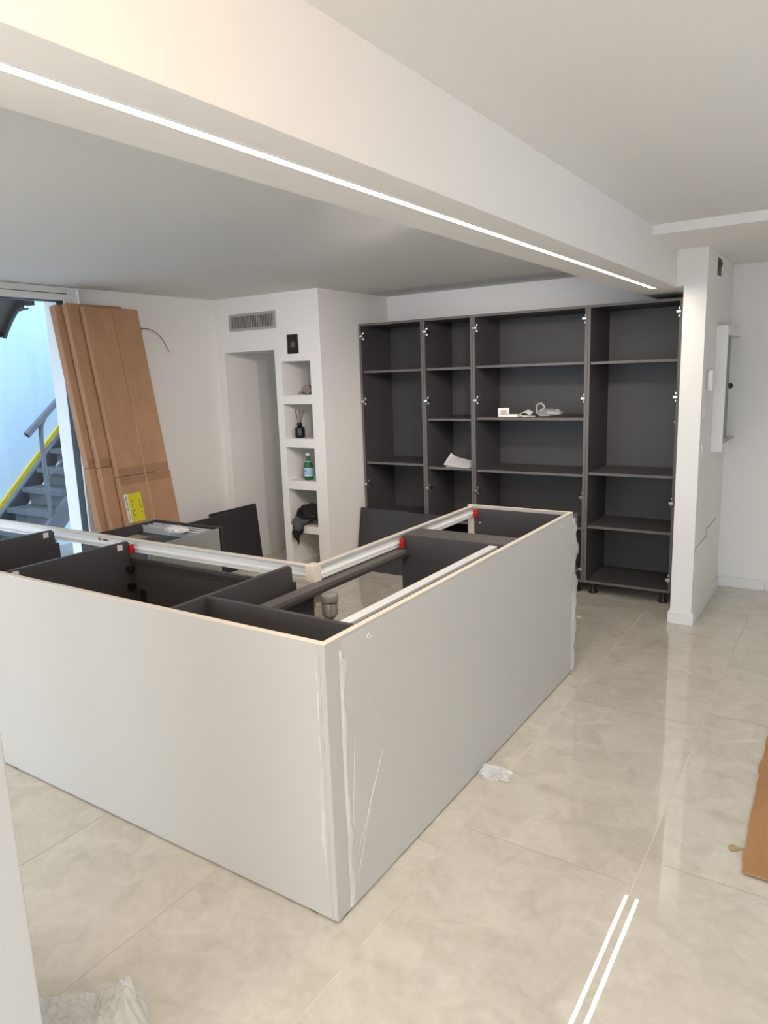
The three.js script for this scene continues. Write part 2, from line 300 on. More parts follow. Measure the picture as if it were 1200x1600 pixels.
// ---------------------------------------------------------------- LED strip in the beam and lamps
{
  const z0 = -4.63, z1 = 2.2, xc = -1.063, y = 2.076;
  const t = thing('led_strip_light', 'long white LED strip light set into the underside of the beam', 'light', [xc, y, (z0 + z1) / 2]);
  mesh('channel', [bx(xc - 0.0145, xc - 0.0115, y - 0.003, y + 0.002, z0 - 0.004, z1, 0), bx(xc + 0.0115, xc + 0.0145, y - 0.003, y + 0.002, z0 - 0.004, z1, 0), bx(xc - 0.0145, xc + 0.0145, y - 0.003, y + 0.002, z0 - 0.006, z0, 0)], M.trimWhite, t);
  mesh('diffuser', bx(xc - 0.0115, xc + 0.0115, y - 0.0025, y + 0.001, z0, z1, 0), M.led, t);
  const n = 5, len = (z1 - z0) / n;
  for (let k = 0; k < n; k++) {
    const l = new THREE.RectAreaLight(new THREE.Color(...LED.color), LED.light * 0.74, 0.023, len);
    l.position.set(xc, y - 0.004, z0 + len * (k + 0.5)); l.rotation.x = -Math.PI / 2; l.name = 'led_glow'; scene.add(l);
  }
}
function panelLamp(x, z, ceil, w, l, label, share = 1) {
  const t = thing('ceiling_panel_lamp', label, 'lamp', [x, ceil, z]);
  mesh('housing', [bx(x - w / 2 - 0.012, x + w / 2 + 0.012, ceil - 0.012, ceil, z - l / 2 - 0.012, z + l / 2 + 0.012, 0.002)], M.trimWhite, t);
  mesh('diffuser', bx(x - w / 2, x + w / 2, ceil - 0.015, ceil - 0.011, z - l / 2, z + l / 2, 0), M.lamp, t);
  const r = new THREE.RectAreaLight(new THREE.Color(...LAMP.color), LAMP.light * share, w, l);
  r.position.set(x, ceil - 0.018, z); r.rotation.x = -Math.PI / 2; r.name = 'panel_glow'; scene.add(r);
}
{
  const x = -1.44, rail = thing('spot_track', 'white ceiling track for three spot lamps, hidden behind the beam', 'lamp track', [x, CEIL, -2.7]);
  mesh('rail', bx(x - 0.017, x + 0.017, CEIL - 0.02, CEIL, -3.5, -1.9, 0.002), M.trimWhite, rail);
  [[-2.1, [-3.3, 0.75, -5.0], 'nearest to the viewer'], [-2.7, [-4.4, 0.65, -4.3], 'middle one'], [-3.3, [-2.3, 1.15, -5.2], 'nearest to the cabinets']].forEach(([z, aim, which]) => {
    const t = thing('track_spot', 'small white spot lamp on the ceiling track, ' + which, 'lamp', [x, CEIL, z], 'spot lamps on the track');
    const dir = new THREE.Vector3(aim[0] - x, aim[1] - 2.24, aim[2] - z).normalize(), q = new THREE.Quaternion().setFromUnitVectors(new THREE.Vector3(0, 1, 0), dir);
    const head = lathe([[0.001, -0.05], [0.018, -0.05], [0.024, -0.035], [0.026, 0.03], [0.023, 0.03], [0.020, -0.01], [0.001, -0.01]], 20).applyQuaternion(q).translate(x, 2.24, z);
    mesh('stem', new THREE.CylinderGeometry(0.006, 0.006, 0.04, 10).translate(x, CEIL - 0.035, z), M.trimWhite, t);
    mesh('head', head, M.trimWhite, t);
    mesh('lens', new THREE.CylinderGeometry(0.021, 0.021, 0.003, 18).translate(0, 0.022, 0).applyQuaternion(q).translate(x, 2.24, z), std(0x000000, 0.6, { emissive: new THREE.Color(...TRACK.color), emissiveIntensity: 2 }), t);
    const l = new THREE.SpotLight(new THREE.Color(...TRACK.color), TRACK.light, 0, 0.66, 1); l.position.set(x, 2.24, z).addScaledVector(dir, 0.04); l.target.position.set(...aim); l.castShadow = true; l.shadow.radius = 3; l.name = 'track_beam'; scene.add(l, l.target);
  });
}
panelLamp(0.45, 0.9, HALL, 0.6, 0.6, 'square ceiling panel lamp over the hall behind the viewer');
panelLamp(-2.9, 0.6, CEIL, 0.6, 0.6, 'square ceiling panel lamp over the left room behind the viewer', 0.35);
{
  const at = [-0.25, 2.27, -0.28];
  const t = thing('spot_lamp', 'small white spot lamp on the hall ceiling facing the beam', 'lamp', at);
  mesh('base', new THREE.CylinderGeometry(0.04, 0.04, 0.02, 20).translate(at[0], HALL - 0.01, at[2]), M.trimWhite, t);
  mesh('stem', new THREE.CylinderGeometry(0.006, 0.006, 0.06, 10).translate(at[0], HALL - 0.03, at[2]), M.trimWhite, t);
  const s = new THREE.SpotLight(new THREE.Color(...SPOT.color), SPOT.light, 0, 0.95, 1);
  s.position.set(at[0] - 0.03, 2.24, at[2]); s.target.position.set(-0.943, 2.22, -0.75); s.castShadow = true; s.shadow.radius = 2; s.name = 'spot_beam';
  const head = new THREE.LatheGeometry([[0.026, 0], [0.03, 0.002], [0.03, 0.05], [0.02, 0.055]].map(([a, b]) => new THREE.Vector2(a, b)), 20);
  head.translate(0, -0.012, 0).rotateZ(-Math.PI / 2 + Math.PI); head.translate(at[0] - 0.03, 2.24, at[2]);
  scene.add(s, s.target);
}

// ---------------------------------------------------------------- dark open cabinets along the back wall
const ZC = -4.99, BACK = ZB + 0.006;
function hinge(parent, x, y, side) {      // side +1: fixed to a panel on its left, -1: to a panel on its right
  const z = ZC - 0.032;
  const h = mesh('hinge', [bx(x, x + side * 0.004, y - 0.027, y + 0.027, z - 0.012, z + 0.012), bx(x + side * 0.003, x + side * 0.018, y - 0.008, y + 0.008, z - 0.03, z + 0.045, 0.002), bx(x + side * -0.012, x + side * 0.018, y - 0.009, y + 0.009, z + 0.035, z + 0.050, 0.003)], M.steel, parent);
  for (const s of [-1, 1]) mesh('screw_plate', [bx(x, x + side * 0.012, y + s * 0.024 - 0.0085, y + s * 0.024 + 0.0085, z - 0.010, z + 0.010, 0.003)], M.steel, h);
}
function wallCabinet(x0, x1, shelves, hinges, label, pins = []) {
  const y0 = 0.082, y1 = 2.040, t = 0.018, xm = (x0 + x1) / 2;
  const c = thing('open_cabinet', label, 'cabinet', [xm, 0, (ZC + BACK) / 2]);
  mesh('side_panel', bx(x0, x0 + t, y0, y1, BACK, ZC - 0.001), M.dark, c);
  mesh('side_panel', bx(x1 - t, x1, y0, y1, BACK, ZC - 0.001), M.dark, c);
  mesh('top_panel', bx(x0 + t, x1 - t, y1 - t, y1, BACK, ZC - 0.001), M.dark, c);
  mesh('bottom_panel', bx(x0 + t, x1 - t, y0, y0 + t, BACK, ZC - 0.001), M.dark, c);
  mesh('back_panel', bx(x0 + t, x1 - t, y0 + t, y1 - t, BACK, BACK + 0.012), M.dark, c);
  mesh('edge_band', [bx(x0, x0 + t, y0, y1, ZC - 0.001, ZC, 0), bx(x1 - t, x1, y0, y1, ZC - 0.001, ZC, 0), bx(x0 + t, x1 - t, y1 - t, y1, ZC - 0.001, ZC, 0), bx(x0 + t, x1 - t, y0, y0 + t, ZC - 0.001, ZC, 0)], M.darkEdge, c);
  for (const y of shelves) {
    const s = mesh('shelf', bx(x0 + t, x1 - t, y - t / 2, y + t / 2, BACK + 0.012, ZC - 0.021), M.dark, c);
    mesh('shelf_edge', bx(x0 + t, x1 - t, y - t / 2, y + t / 2, ZC - 0.021, ZC - 0.020, 0), M.darkEdge, s);
  }
  for (const [y, side] of hinges) hinge(c, side > 0 ? x0 + t : x1 - t, y, side);
  for (const [y, side] of pins) mesh('shelf_pin', bx(side > 0 ? x0 + t : x1 - t - 0.012, side > 0 ? x0 + t + 0.012 : x1 - t, y - 0.007, y + 0.007, ZC - 0.045, ZC - 0.03, 0.003), M.steel, c);
  for (const x of [x0 + 0.06, x1 - 0.06]) for (const z of [ZC - 0.05, BACK + 0.06]) mesh('foot', lathe([[0.001, 0], [0.032, 0], [0.032, 0.012], [0.018, 0.018], [0.018, 0.066], [0.030, 0.070], [0.030, 0.0822], [0.001, 0.0822]], 16).translate(x, 0, z), M.black, c);
  return c;
}
wallCabinet(-3.486, -2.882, [1.651, 0.89, 0.44], [[1.941, 1], [1.409, 1], [0.708, 1]], 'dark open cabinet with two visible shelves, set against the white alcove wall', [[1.257, -1]]);
wallCabinet(-2.880, -2.450, [1.652, 1.259, 0.870, 0.44], [[1.941, 1], [1.408, 1], [0.708, 1]], 'narrow dark open cabinet with a white booklet on its shelf');
wallCabinet(-2.448, -1.576, [1.656, 1.267, 0.865, 0.476], [[1.942, 1], [1.409, 1], [0.708, 1], [1.953, -1], [1.414, -1], [0.711, -1], [0.181, -1]], 'widest dark open cabinet holding white papers and a clear bag');
wallCabinet(-1.574, -0.967, [1.652, 0.881, 0.495], [[1.955, -1], [1.415, -1], [0.71, -1], [0.176, -1]], 'empty dark open cabinet beside the white pillar', [[1.248, -1]]);

// things on the shelves
{
  const y = 0.8795;
  const b = thing('booklet', 'white instruction booklet curling on the shelf of the narrow dark cabinet', 'booklet', [-2.62, y, -5.10]);
  const tx = canvasTex(256, 128, (g, w, h) => { g.fillStyle = '#dcd8d6'; g.fillRect(0, 0, w, h); g.strokeStyle = '#a9a4a4'; g.lineWidth = 2; for (let i = 0; i < 9; i++) { g.beginPath(); g.moveTo(18, 16 + i * 11); g.lineTo(110 - (i * 37) % 30, 16 + i * 11); g.stroke(); } g.strokeRect(140, 18, 96, 84); g.strokeRect(158, 36, 56, 44); });
  mesh('page', thick(14, 8, (u, v) => [-2.735 + u * 0.235, y + 0.004 + 0.035 * Math.pow(1 - u, 6) * (0.4 + v) + 0.006 * Math.sin(u * 6) + 0.045 * v, -5.03 - v * 0.13], 0.004, [0, 1, 0]), std(0xffffff, 0.7, { map: tx }), b);
  mesh('page', thick(10, 6, (u, v) => [-2.72 + u * 0.22, y + 0.001, -5.035 - v * 0.15], 0.003, [0, 1, 0]), M.paper, b);
}
const SH = 1.2765;
{
  const t = thing('paper_box', 'small opened white paper box with a raised flap, leftmost on the widest cabinet shelf', 'box', [-2.24, SH, -5.1]);
  mesh('flap', new RoundedBoxGeometry(0.085, 0.062, 0.004, 1, 0.001).rotateX(-0.25).rotateY(0.45).translate(-2.255, SH + 0.036, -5.12), M.paper, t);
  mesh('print', new RoundedBoxGeometry(0.045, 0.028, 0.001, 1, 0.0003).rotateX(-0.25).rotateY(0.45).translate(-2.2535, SH + 0.034, -5.1172), std(new THREE.Color(0.45, 0.40, 0.38), 0.7), t);
  mesh('tray', new RoundedBoxGeometry(0.15, 0.020, 0.05, 1, 0.002).rotateY(0.1).translate(-2.195, SH + 0.0105, -5.08), M.paper, t);
  const l = thing('folded_leaflet', 'folded white leaflet lying next to the small white paper box', 'leaflet', [-2.06, SH, -5.1]);
  mesh('sheet', thick(8, 4, (u, v) => [-2.105 + u * 0.085 + v * 0.02, SH + 0.006 + 0.004 * Math.sin(u * 5), -5.03 - v * 0.09], 0.004, [0, 1, 0]), M.paper, l);
  mesh('sheet', thick(8, 4, (u, v) => [-2.10 + u * 0.08, SH + 0.013 + 0.038 * u * (1 - u) * 2 + 0.015 * v, -5.05 - v * 0.08], 0.003, [0, 1, 0]), M.paper, l);
  const p = thing('plastic_bag', 'crumpled clear plastic bag of fittings on the shelf of the widest dark cabinet', 'bag', [-1.92, SH, -5.15]);
  const r = rng(8), bag = [];
  const body = new THREE.IcosahedronGeometry(1, 5), pp = body.attributes.position;
  for (let i = 0; i < pp.count; i++) { const v = new THREE.Vector3().fromBufferAttribute(pp, i); const n = 1 + 0.55 * Math.abs(fbm(v.x * 2.4, v.y * 2.4, v.z * 2.4, 3)) - 0.15; pp.setXYZ(i, v.x * 0.11 * n - 1.90, SH + Math.max(0.001, 0.028 + v.y * 0.032 * n), v.z * 0.055 * n - 5.14); }
  body.computeVertexNormals();
  mesh('film', body, std(new THREE.Color(0.75, 0.75, 0.75), 0.12, { transparent: true, opacity: 0.22 }), p);
  mesh('neck', tube([[-1.99, SH + 0.03, -5.12], [-1.985, SH + 0.085, -5.12], [-1.955, SH + 0.098, -5.12], [-1.93, SH + 0.07, -5.12], [-1.96, SH + 0.04, -5.12]], 0.008, 30, 6), std(new THREE.Color(0.6, 0.6, 0.6), 0.12, { transparent: true, opacity: 0.45 }), p);
  mesh('fitting', [new RoundedBoxGeometry(0.10, 0.02, 0.03, 1, 0.003).translate(-1.86, SH + 0.028, -5.13), new RoundedBoxGeometry(0.08, 0.012, 0.03, 1, 0.003).translate(-1.93, SH + 0.01, -5.13)], std(new THREE.Color(0.35, 0.34, 0.33), 0.35), p);
}

// ---------------------------------------------------------------- alcove fittings and niche contents
{
  const x0 = -4.447, x1 = -3.933, y0 = 2.019, y1 = 2.157, z = ZF;
  const v = thing('air_vent', 'grey wall air vent with fine upright slats above the doorway', 'vent', [(x0 + x1) / 2, y0, z]);
  mesh('frame', extrude(rect(x0, x1, y0, y1), 0.006, [rect(x0 + 0.022, x1 - 0.022, y0 + 0.022, y1 - 0.022)], 0.002).translate(0, 0, z + 0.002), M.ventGrey, v);
  mesh('backing', bx(x0 + 0.01, x1 - 0.01, y0 + 0.01, y1 - 0.01, z + 0.0002, z + 0.0015, 0), M.black, v);
  const n = 27, w = (x1 - x0 - 0.044) / n;
  for (let i = 0; i < n; i++) mesh('slat', new THREE.BoxGeometry(0.0075, y1 - y0 - 0.044, 0.003).translate(x0 + 0.022 + w * (i + 0.5), (y0 + y1) / 2, z + 0.006), M.ventGrey, v);
  const s = thing('socket_box', 'black rectangular wall box above the top niche', 'wall box', [-3.772, 1.81, z]);
  mesh('frame', extrude(rect(-3.829, -3.715, 1.812, 1.961), 0.004, [rect(-3.822, -3.722, 1.819, 1.954)], 0.001).translate(0, 0, z + 0.001), M.blackGloss, s);
  mesh('backing', bx(-3.823, -3.721, 1.818, 1.955, z + 0.0003, z + 0.002, 0), M.black, s);
  mesh('bracket', [bx(-3.79, -3.754, 1.86, 1.90, z + 0.002, z + 0.004), bx(-3.795, -3.745, 1.90, 1.906, z + 0.002, z + 0.005)], M.darkEdge, s);
}
{
  const st = new THREE.IcosahedronGeometry(1, 4), p = st.attributes.position;
  for (let i = 0; i < p.count; i++) { const v = new THREE.Vector3().fromBufferAttribute(p, i); const n = 1 + 0.35 * fbm(v.x * 2.5 + 3, v.y * 2.5, v.z * 2.5, 4); p.setXYZ(i, -3.715 + v.x * 0.058 * n, 1.4865 + Math.max(0, 0.036 + v.y * 0.042 * n), -4.57 + v.z * 0.05 * n); }
  st.computeVertexNormals();
  tag(mesh('rough_stone', st, std(0xffffff, 0.9, { map: dataTex(64, 64, (u, v) => { const a = 140 + fbm(u * 9, v * 9, 1, 4) * 120; return [a, a * 0.9, a * 0.84]; }) })), 'rough beige brown stone lump in the top niche', 'stone');
  const d = thing('reed_diffuser', 'black reed diffuser bottle with dark sticks in the second niche', 'diffuser', [-3.815, 1.138, -4.56]);
  const R = 0.041, y = 1.138, X = -3.815, Z = -4.56;
  mesh('bottle', lathe([[0.001, 0], [R - 0.004, 0], [R, 0.004], [R, 0.078], [R - 0.006, 0.086], [0.018, 0.09], [0.018, 0.10], [0.001, 0.10]], 28).translate(X, y, Z), M.blackGloss, d);
  mesh('collar', lathe([[0.001, 0.092], [0.022, 0.092], [0.022, 0.120], [0.014, 0.122], [0.001, 0.122]], 24).translate(X, y, Z), M.black, d);
  const lab = canvasTex(64, 64, (g) => { g.fillStyle = '#131313'; g.fillRect(0, 0, 64, 64); g.strokeStyle = '#8d8a88'; g.lineWidth = 3; g.strokeRect(14, 10, 36, 40); g.fillStyle = '#8d8a88'; g.fillRect(20, 18, 24, 4); g.fillRect(20, 28, 24, 3); g.fillRect(24, 38, 16, 3); });
  mesh('label_print', new THREE.CylinderGeometry(R + 0.0006, R + 0.0006, 0.05, 12, 1, true, 0.1, 0.9).translate(X, y + 0.045, Z), std(0xffffff, 0.4, { map: lab, side: THREE.DoubleSide }), d);
  const tips = [[-0.040, 0.218, 0.0], [-0.026, 0.228, 0.015], [-0.006, 0.222, -0.01], [0.012, 0.226, 0.012], [0.030, 0.222, 0.0], [0.040, 0.219, -0.014]];
  tips.forEach(([a, b, c]) => mesh('reed', tube([[X + a * -0.15, y + 0.06, Z + c * -0.1], [X + a, y + b, Z + c]], 0.0022, 2, 6), M.black, d));
}
{
  const X = -3.747, y = 0.7895, Z = -4.56;
  const b = thing('water_bottle', 'green glass water bottle with pale blue label in the third niche', 'bottle', [X, y, Z]);
  mesh('glass', lathe([[0.001, 0.004], [0.034, 0], [0.039, 0.006], [0.0395, 0.115], [0.035, 0.135], [0.026, 0.158], [0.0165, 0.182], [0.0145, 0.205], [0.001, 0.206]], 32).translate(X, y, Z), std(new THREE.Color(0.02, 0.28, 0.12), 0.08, { transmission: 0.5, thickness: 0.0 }), b);
  mesh('contents', lathe([[0.001, 0.006], [0.035, 0.006], [0.036, 0.112], [0.030, 0.135], [0.001, 0.14]], 24).translate(X, y, Z), std(new THREE.Color(0.015, 0.20, 0.09), 0.2), b);
  const lab = canvasTex(128, 64, (g) => { g.fillStyle = '#9cc3de'; g.fillRect(0, 0, 128, 64); g.fillStyle = '#dfe9f1'; g.fillRect(0, 0, 128, 8); g.fillRect(0, 56, 128, 8); g.fillStyle = '#5a86b8'; g.fillRect(40, 18, 48, 10); g.fillStyle = '#c4504a'; g.beginPath(); g.arc(64, 40, 6, 0, 7); g.fill(); });
  mesh('label_print', new THREE.CylinderGeometry(0.0402, 0.0402, 0.068, 28, 1, true).rotateY(2.1).translate(X, y + 0.068, Z), std(0xffffff, 0.5, { map: lab, side: THREE.DoubleSide }), b);
  mesh('neck_label', new THREE.CylinderGeometry(0.0165, 0.030, 0.022, 20, 1, true).translate(X, y + 0.163, Z), std(new THREE.Color(0.45, 0.62, 0.75), 0.5), b);
  mesh('cap', lathe([[0.001, 0.200], [0.0165, 0.200], [0.0165, 0.219], [0.014, 0.221], [0.001, 0.221]], 20).translate(X, y, Z), M.white, b);
}
{
  const c = thing('work_cloth', 'black and grey cloth bundled in the fourth niche, hanging over its edge', 'cloth', [-3.74, 0.41, -4.52]);
  const g = new THREE.IcosahedronGeometry(1, 5), p = g.attributes.position;
  for (let i = 0; i < p.count; i++) { const v = new THREE.Vector3().fromBufferAttribute(p, i); const n = 1 + 0.5 * fbm(v.x * 1.9 + 1, v.y * 2.4, v.z * 1.9, 4); const tall = v.x < 0 ? 1 : 0.95; p.setXYZ(i, Math.max(-3.895, Math.min(-3.618, -3.745 + v.x * 0.145 * n)), Math.max(0.413, 0.485 + v.y * 0.072 * n * tall + 0.03 * (v.x > -0.5 ? 1 : 0)), -4.57 + v.z * 0.11 * n); }
  g.computeVertexNormals();
  mesh('bundle', g, std(new THREE.Color(0.012, 0.012, 0.014), 0.9), c);
  // hanging tail draped over the shelf edge
  const tail = (x0, x1, t0, t1, w0, w1, k) => thick(10, 16, (u, v) => {
    const s = t0 + (t1 - t0) * v, w = w0 + (w1 - w0) * v, xc = x0 + (x1 - x0) * v;
    const yy = s < 0.35 ? 0.50 - s * 0.12 : 0.458 - (s - 0.35) * 0.235, zz = s < 0.35 ? -4.53 + s * 0.2 : -4.462 + 0.012 * Math.sin(u * 7 + k);
    return [xc + (u - 0.5) * w + 0.006 * Math.sin(v * 9), yy + 0.012 * Math.sin(u * 5 + k) - 0.05 * v * u * (k ? 1 : 0.3), zz];
  }, 0.006, [0, 0, 1]);
  mesh('grey_fold', tail(-3.775, -3.815, 0, 0.72, 0.17, 0.10, 0), std(new THREE.Color(0.10, 0.10, 0.105), 0.95), c).userData.label = 'grey middle of the cloth';
  mesh('black_tip', tail(-3.808, -3.835, 0.62, 1.0, 0.105, 0.05, 1), std(new THREE.Color(0.014, 0.014, 0.016), 0.95), c);
}
// thin cable coming out of the left wall
tag(mesh('loose_cable', [tube([[X0 + 0.004, 2.03, -3.70], [X0 + 0.05, 2.028, -3.73], [X0 + 0.06, 2.0, -3.80], [X0 + 0.05, 1.955, -3.86], [X0 + 0.045, 1.90, -3.90], [X0 + 0.03, 1.86, -3.935]], 0.0035, 40, 6), new THREE.CylinderGeometry(0.012, 0.012, 0.01, 12).rotateZ(Math.PI / 2).translate(X0 + 0.005, 2.03, -3.70)], M.darkEdge), 'thin dark cable poking out of the wall beside the tall cartons', 'cable');

// ---------------------------------------------------------------- fittings on the pillar side
{
  const xp = -0.7705;
  const f = thing('wall_frame_box', 'shallow white box frame standing out from the pillar side near the corner', 'frame', [xp, 1.057, -5.3]);
  mesh('frame_side', bx(xp, xp + 0.068, 1.057, 1.856, -5.062, -5.038, 0.002), M.trimWhite, f);
  mesh('frame_top', bx(xp, xp + 0.066, 1.80, 1.856, -5.625, -5.062, 0.002), M.trimWhite, f);
  mesh('frame_bottom', bx(xp, xp + 0.066, 1.057, 1.105, -5.625, -5.062, 0.002), M.trimWhite, f);
  mesh('back_board', bx(xp, xp + 0.008, 1.105, 1.80, -5.625, -5.062, 0.001), M.greyPanel, f);
  tag(mesh('cable_hole', new THREE.CylinderGeometry(0.019, 0.019, 0.006, 20).rotateX(Math.PI / 2).translate(-0.752, 1.463, -5.628), M.black), 'small round black hole in the wall beside the white box frame', 'hole');
  const d = thing('wall_thermostat', 'slim white wall thermostat on the pillar side in front of the box frame', 'thermostat', [xp, 1.46, -4.79]);
  mesh('body', new RoundedBoxGeometry(0.030, 0.125, 0.085, 2, 0.008).translate(xp + 0.021, 1.522, -4.80), M.white, d);
  mesh('wall_plate', bx(xp, xp + 0.007, 1.475, 1.57, -4.83, -4.77, 0.002), M.trimWhite, d);
  const sw = (y0, y1, z, l) => { const s = thing('switch_plate', l, 'switch', [xp, y0, z]); mesh('plate', bx(xp, xp + 0.006, y0, y1, z - 0.06, z + 0.06, 0.002), M.trimWhite, s); mesh('rocker', bx(xp + 0.005, xp + 0.009, y0 + 0.015, y1 - 0.015, z - 0.025, z + 0.025, 0.001), M.white, s); };
  sw(1.30, 1.385, -4.735, 'upper white switch plate on the pillar side below the thermostat');
  sw(1.062, 1.142, -4.745, 'lower white switch plate on the pillar side below the thermostat');
  const j = thing('cable_box', 'open dark wall box with loose wires high on the pillar side', 'wall box', [xp, 2.15, -5.02]);
  mesh('recess', bx(xp + 0.0005, xp + 0.0025, 2.155, 2.258, -5.095, -4.965, 0), M.black, j);
  mesh('wire', [tube([[xp + 0.003, 2.245, -5.03], [xp + 0.012, 2.23, -5.05], [xp + 0.006, 2.20, -5.035]], 0.004, 14, 6), tube([[xp + 0.003, 2.24, -5.0], [xp + 0.014, 2.22, -5.02], [xp + 0.004, 2.19, -5.0]], 0.003, 14, 6)], M.darkEdge, j);
  const h = (z0, z1, y0, y1, l) => { const t = thing('access_hatch', l, 'hatch', [xp, y0, (z0 + z1) / 2]); mesh('cover', bx(xp, xp + 0.005, y0, y1, z0, z1, 0.0015), M.wall, t); mesh('gap', bx(xp + 0.0003, xp + 0.0012, y0 - 0.004, y1 + 0.004, z0 - 0.008, z1 + 0.004, 0), M.darkEdge, t); };
  h(-5.035, -4.66, 0.255, 0.492, 'flush white access hatch low on the pillar side, nearer the front edge');
  h(-5.40, -5.045, 0.36, 0.545, 'flush white access hatch low on the pillar side, nearer the corner');
}

// ---------------------------------------------------------------- tall cartons leaning on the left wall
function tallCarton(name, faceTopX, z0, z1, top, t, label, withLabel, seamY) {
  const k = 0.1625, x = (y) => faceTopX + (top - y) * k, a = Math.atan(k), L = top / Math.cos(a);
  const c = thing(name, label, 'carton', [x(0), 0, (z0 + z1) / 2], 'flat cartons leaning on the wall');
  const put = (g) => g.rotateZ(a).translate(x(0), 0, 0);              // local: x depth (0 = front face), y along the height
  const s = seamY / Math.cos(a);
  mesh('sleeve', put(bx(-t, 0, s + 0.002, L, z1, z0, 0.006).translate(0, 0, 0)), M.card, c);
  mesh('base_sleeve', put(bx(-t - 0.001, 0.003, 0.004, s, z1 - 0.003, z0 + 0.003, 0.006)), M.card, c);
  mesh('tape_band', put(bx(0.0008, 0.0016, s + 0.003, s + 0.062, z1 + 0.01, z0 - 0.01, 0)), M.cardBand, c);
  if (withLabel) {
    mesh('tape_band', put(bx(0.0035, 0.0042, s - 0.06, s - 0.001, z1 + 0.01, z0 - 0.01, 0)), M.cardBand, c);
    const zm = -3.322;
    mesh('seam', put(bx(0.0006, 0.0014, s + 0.06, L - 0.01, zm - 0.0035, zm + 0.0035, 0)), M.cardBand, c);
    mesh('strap', put(join([bx(0.0042, 0.0056, 0.02, s + 0.35, zm - 0.004, zm + 0.003, 0), bx(0.002, 0.004, s + 0.25, s + 0.5, zm - 0.002, zm + 0.002, 0)])), M.tape, c).userData.label = 'shiny clear strap down the middle';
    const tx = canvasTex(256, 256, (g) => {
      g.fillStyle = '#d8cf2c'; g.fillRect(0, 0, 256, 256); g.fillStyle = '#e4dfdc'; g.fillRect(0, 0, 54, 256);
      g.fillStyle = '#4a4658'; const r = rng(3); for (let y = 16; y < 150; y += 5) if (r() > 0.3) g.fillRect(16, y, 22, 3); for (let y = 170; y < 250; y += 9) g.fillRect(22, y, 12, 4);
      g.strokeStyle = '#5b5d22'; g.lineWidth = 7; g.lineCap = 'round';
      g.beginPath(); g.moveTo(84, 60); g.quadraticCurveTo(110, 50, 112, 90); g.quadraticCurveTo(84, 112, 108, 124); g.stroke();
      g.beginPath(); g.arc(112, 176, 24, 0.6, 5.6); g.stroke();
      g.beginPath(); g.moveTo(196, 70); g.quadraticCurveTo(236, 60, 218, 100); g.quadraticCurveTo(196, 130, 234, 132); g.stroke();
      g.beginPath(); g.arc(226, 176, 5, 0, 6.3); g.stroke();
    });
    const y0 = 0.664 / Math.cos(a), y1 = 0.862 / Math.cos(a);
    const lg = new THREE.BoxGeometry(0.0012, y1 - y0, 0.142).translate(0.0042, (y0 + y1) / 2, -3.176);
    mesh('label_sheet', put(lg), std(0xffffff, 0.5, { map: tx }), c).userData.label = 'yellow sheet with handwriting and a barcode edge';
  }
  return c;
}
tallCarton('tall_carton', -4.545, -2.955, -3.40, 2.160, 0.060, 'tall flat brown carton leaning on the wall, hindmost and nearest the glass door', false, 1.06);
tallCarton('tall_carton', -4.490, -3.005, -3.45, 2.170, 0.048, 'tall flat brown carton sandwiched between two other leaning cartons', false, 1.06);
tallCarton('tall_carton', -4.435, -3.095, -3.545, 2.150, 0.040, 'front tall flat brown carton with the yellow label and central strap', true, 0.985);

// ---------------------------------------------------------------- dark boards leaning near the doorway and by the cabinets
function board(label, make, group) { return tag(make, label, 'board', group); }
function leanBoard(x0, topX, z0, z1, h, t, label) {       // upright board, leaning towards -x, along z
  const k = Math.atan2(x0 - topX, h);
  return board(label, mesh('dark_board', new RoundedBoxGeometry(t, h / Math.cos(k), Math.abs(z1 - z0), 1, 0.0015).translate(-t / 2, h / Math.cos(k) / 2, 0).rotateZ(k).translate(x0, 0.001, (z0 + z1) / 2), M.darkPlain));
}
leanBoard(-4.455, -4.50, -4.14, -4.70, 0.515, 0.018, 'dark board leaning in the alcove doorway, behind another dark board');
leanBoard(-4.385, -4.43, -3.80, -4.31, 0.502, 0.018, 'dark board leaning in front of another by the alcove doorway');
function leanBack(x0, x1, z0, topZ, h, t, label) {
  const k = Math.atan2(z0 - topZ, h);
  return board(label, mesh('dark_board', new RoundedBoxGeometry(x1 - x0, h / Math.cos(k), t, 1, 0.0015).translate(0, h / Math.cos(k) / 2, -t / 2).rotateX(-k).translate((x0 + x1) / 2, 0.001, z0), M.darkPlain));
}
leanBack(-3.484, -3.02, -4.815, -4.915, 0.515, 0.018, 'dark board leaning on the open cabinets, mostly hidden behind a longer board');
leanBack(-3.44, -2.66, -4.785, -4.885, 0.512, 0.018, 'long dark board leaning on the open cabinets beside the alcove wall');

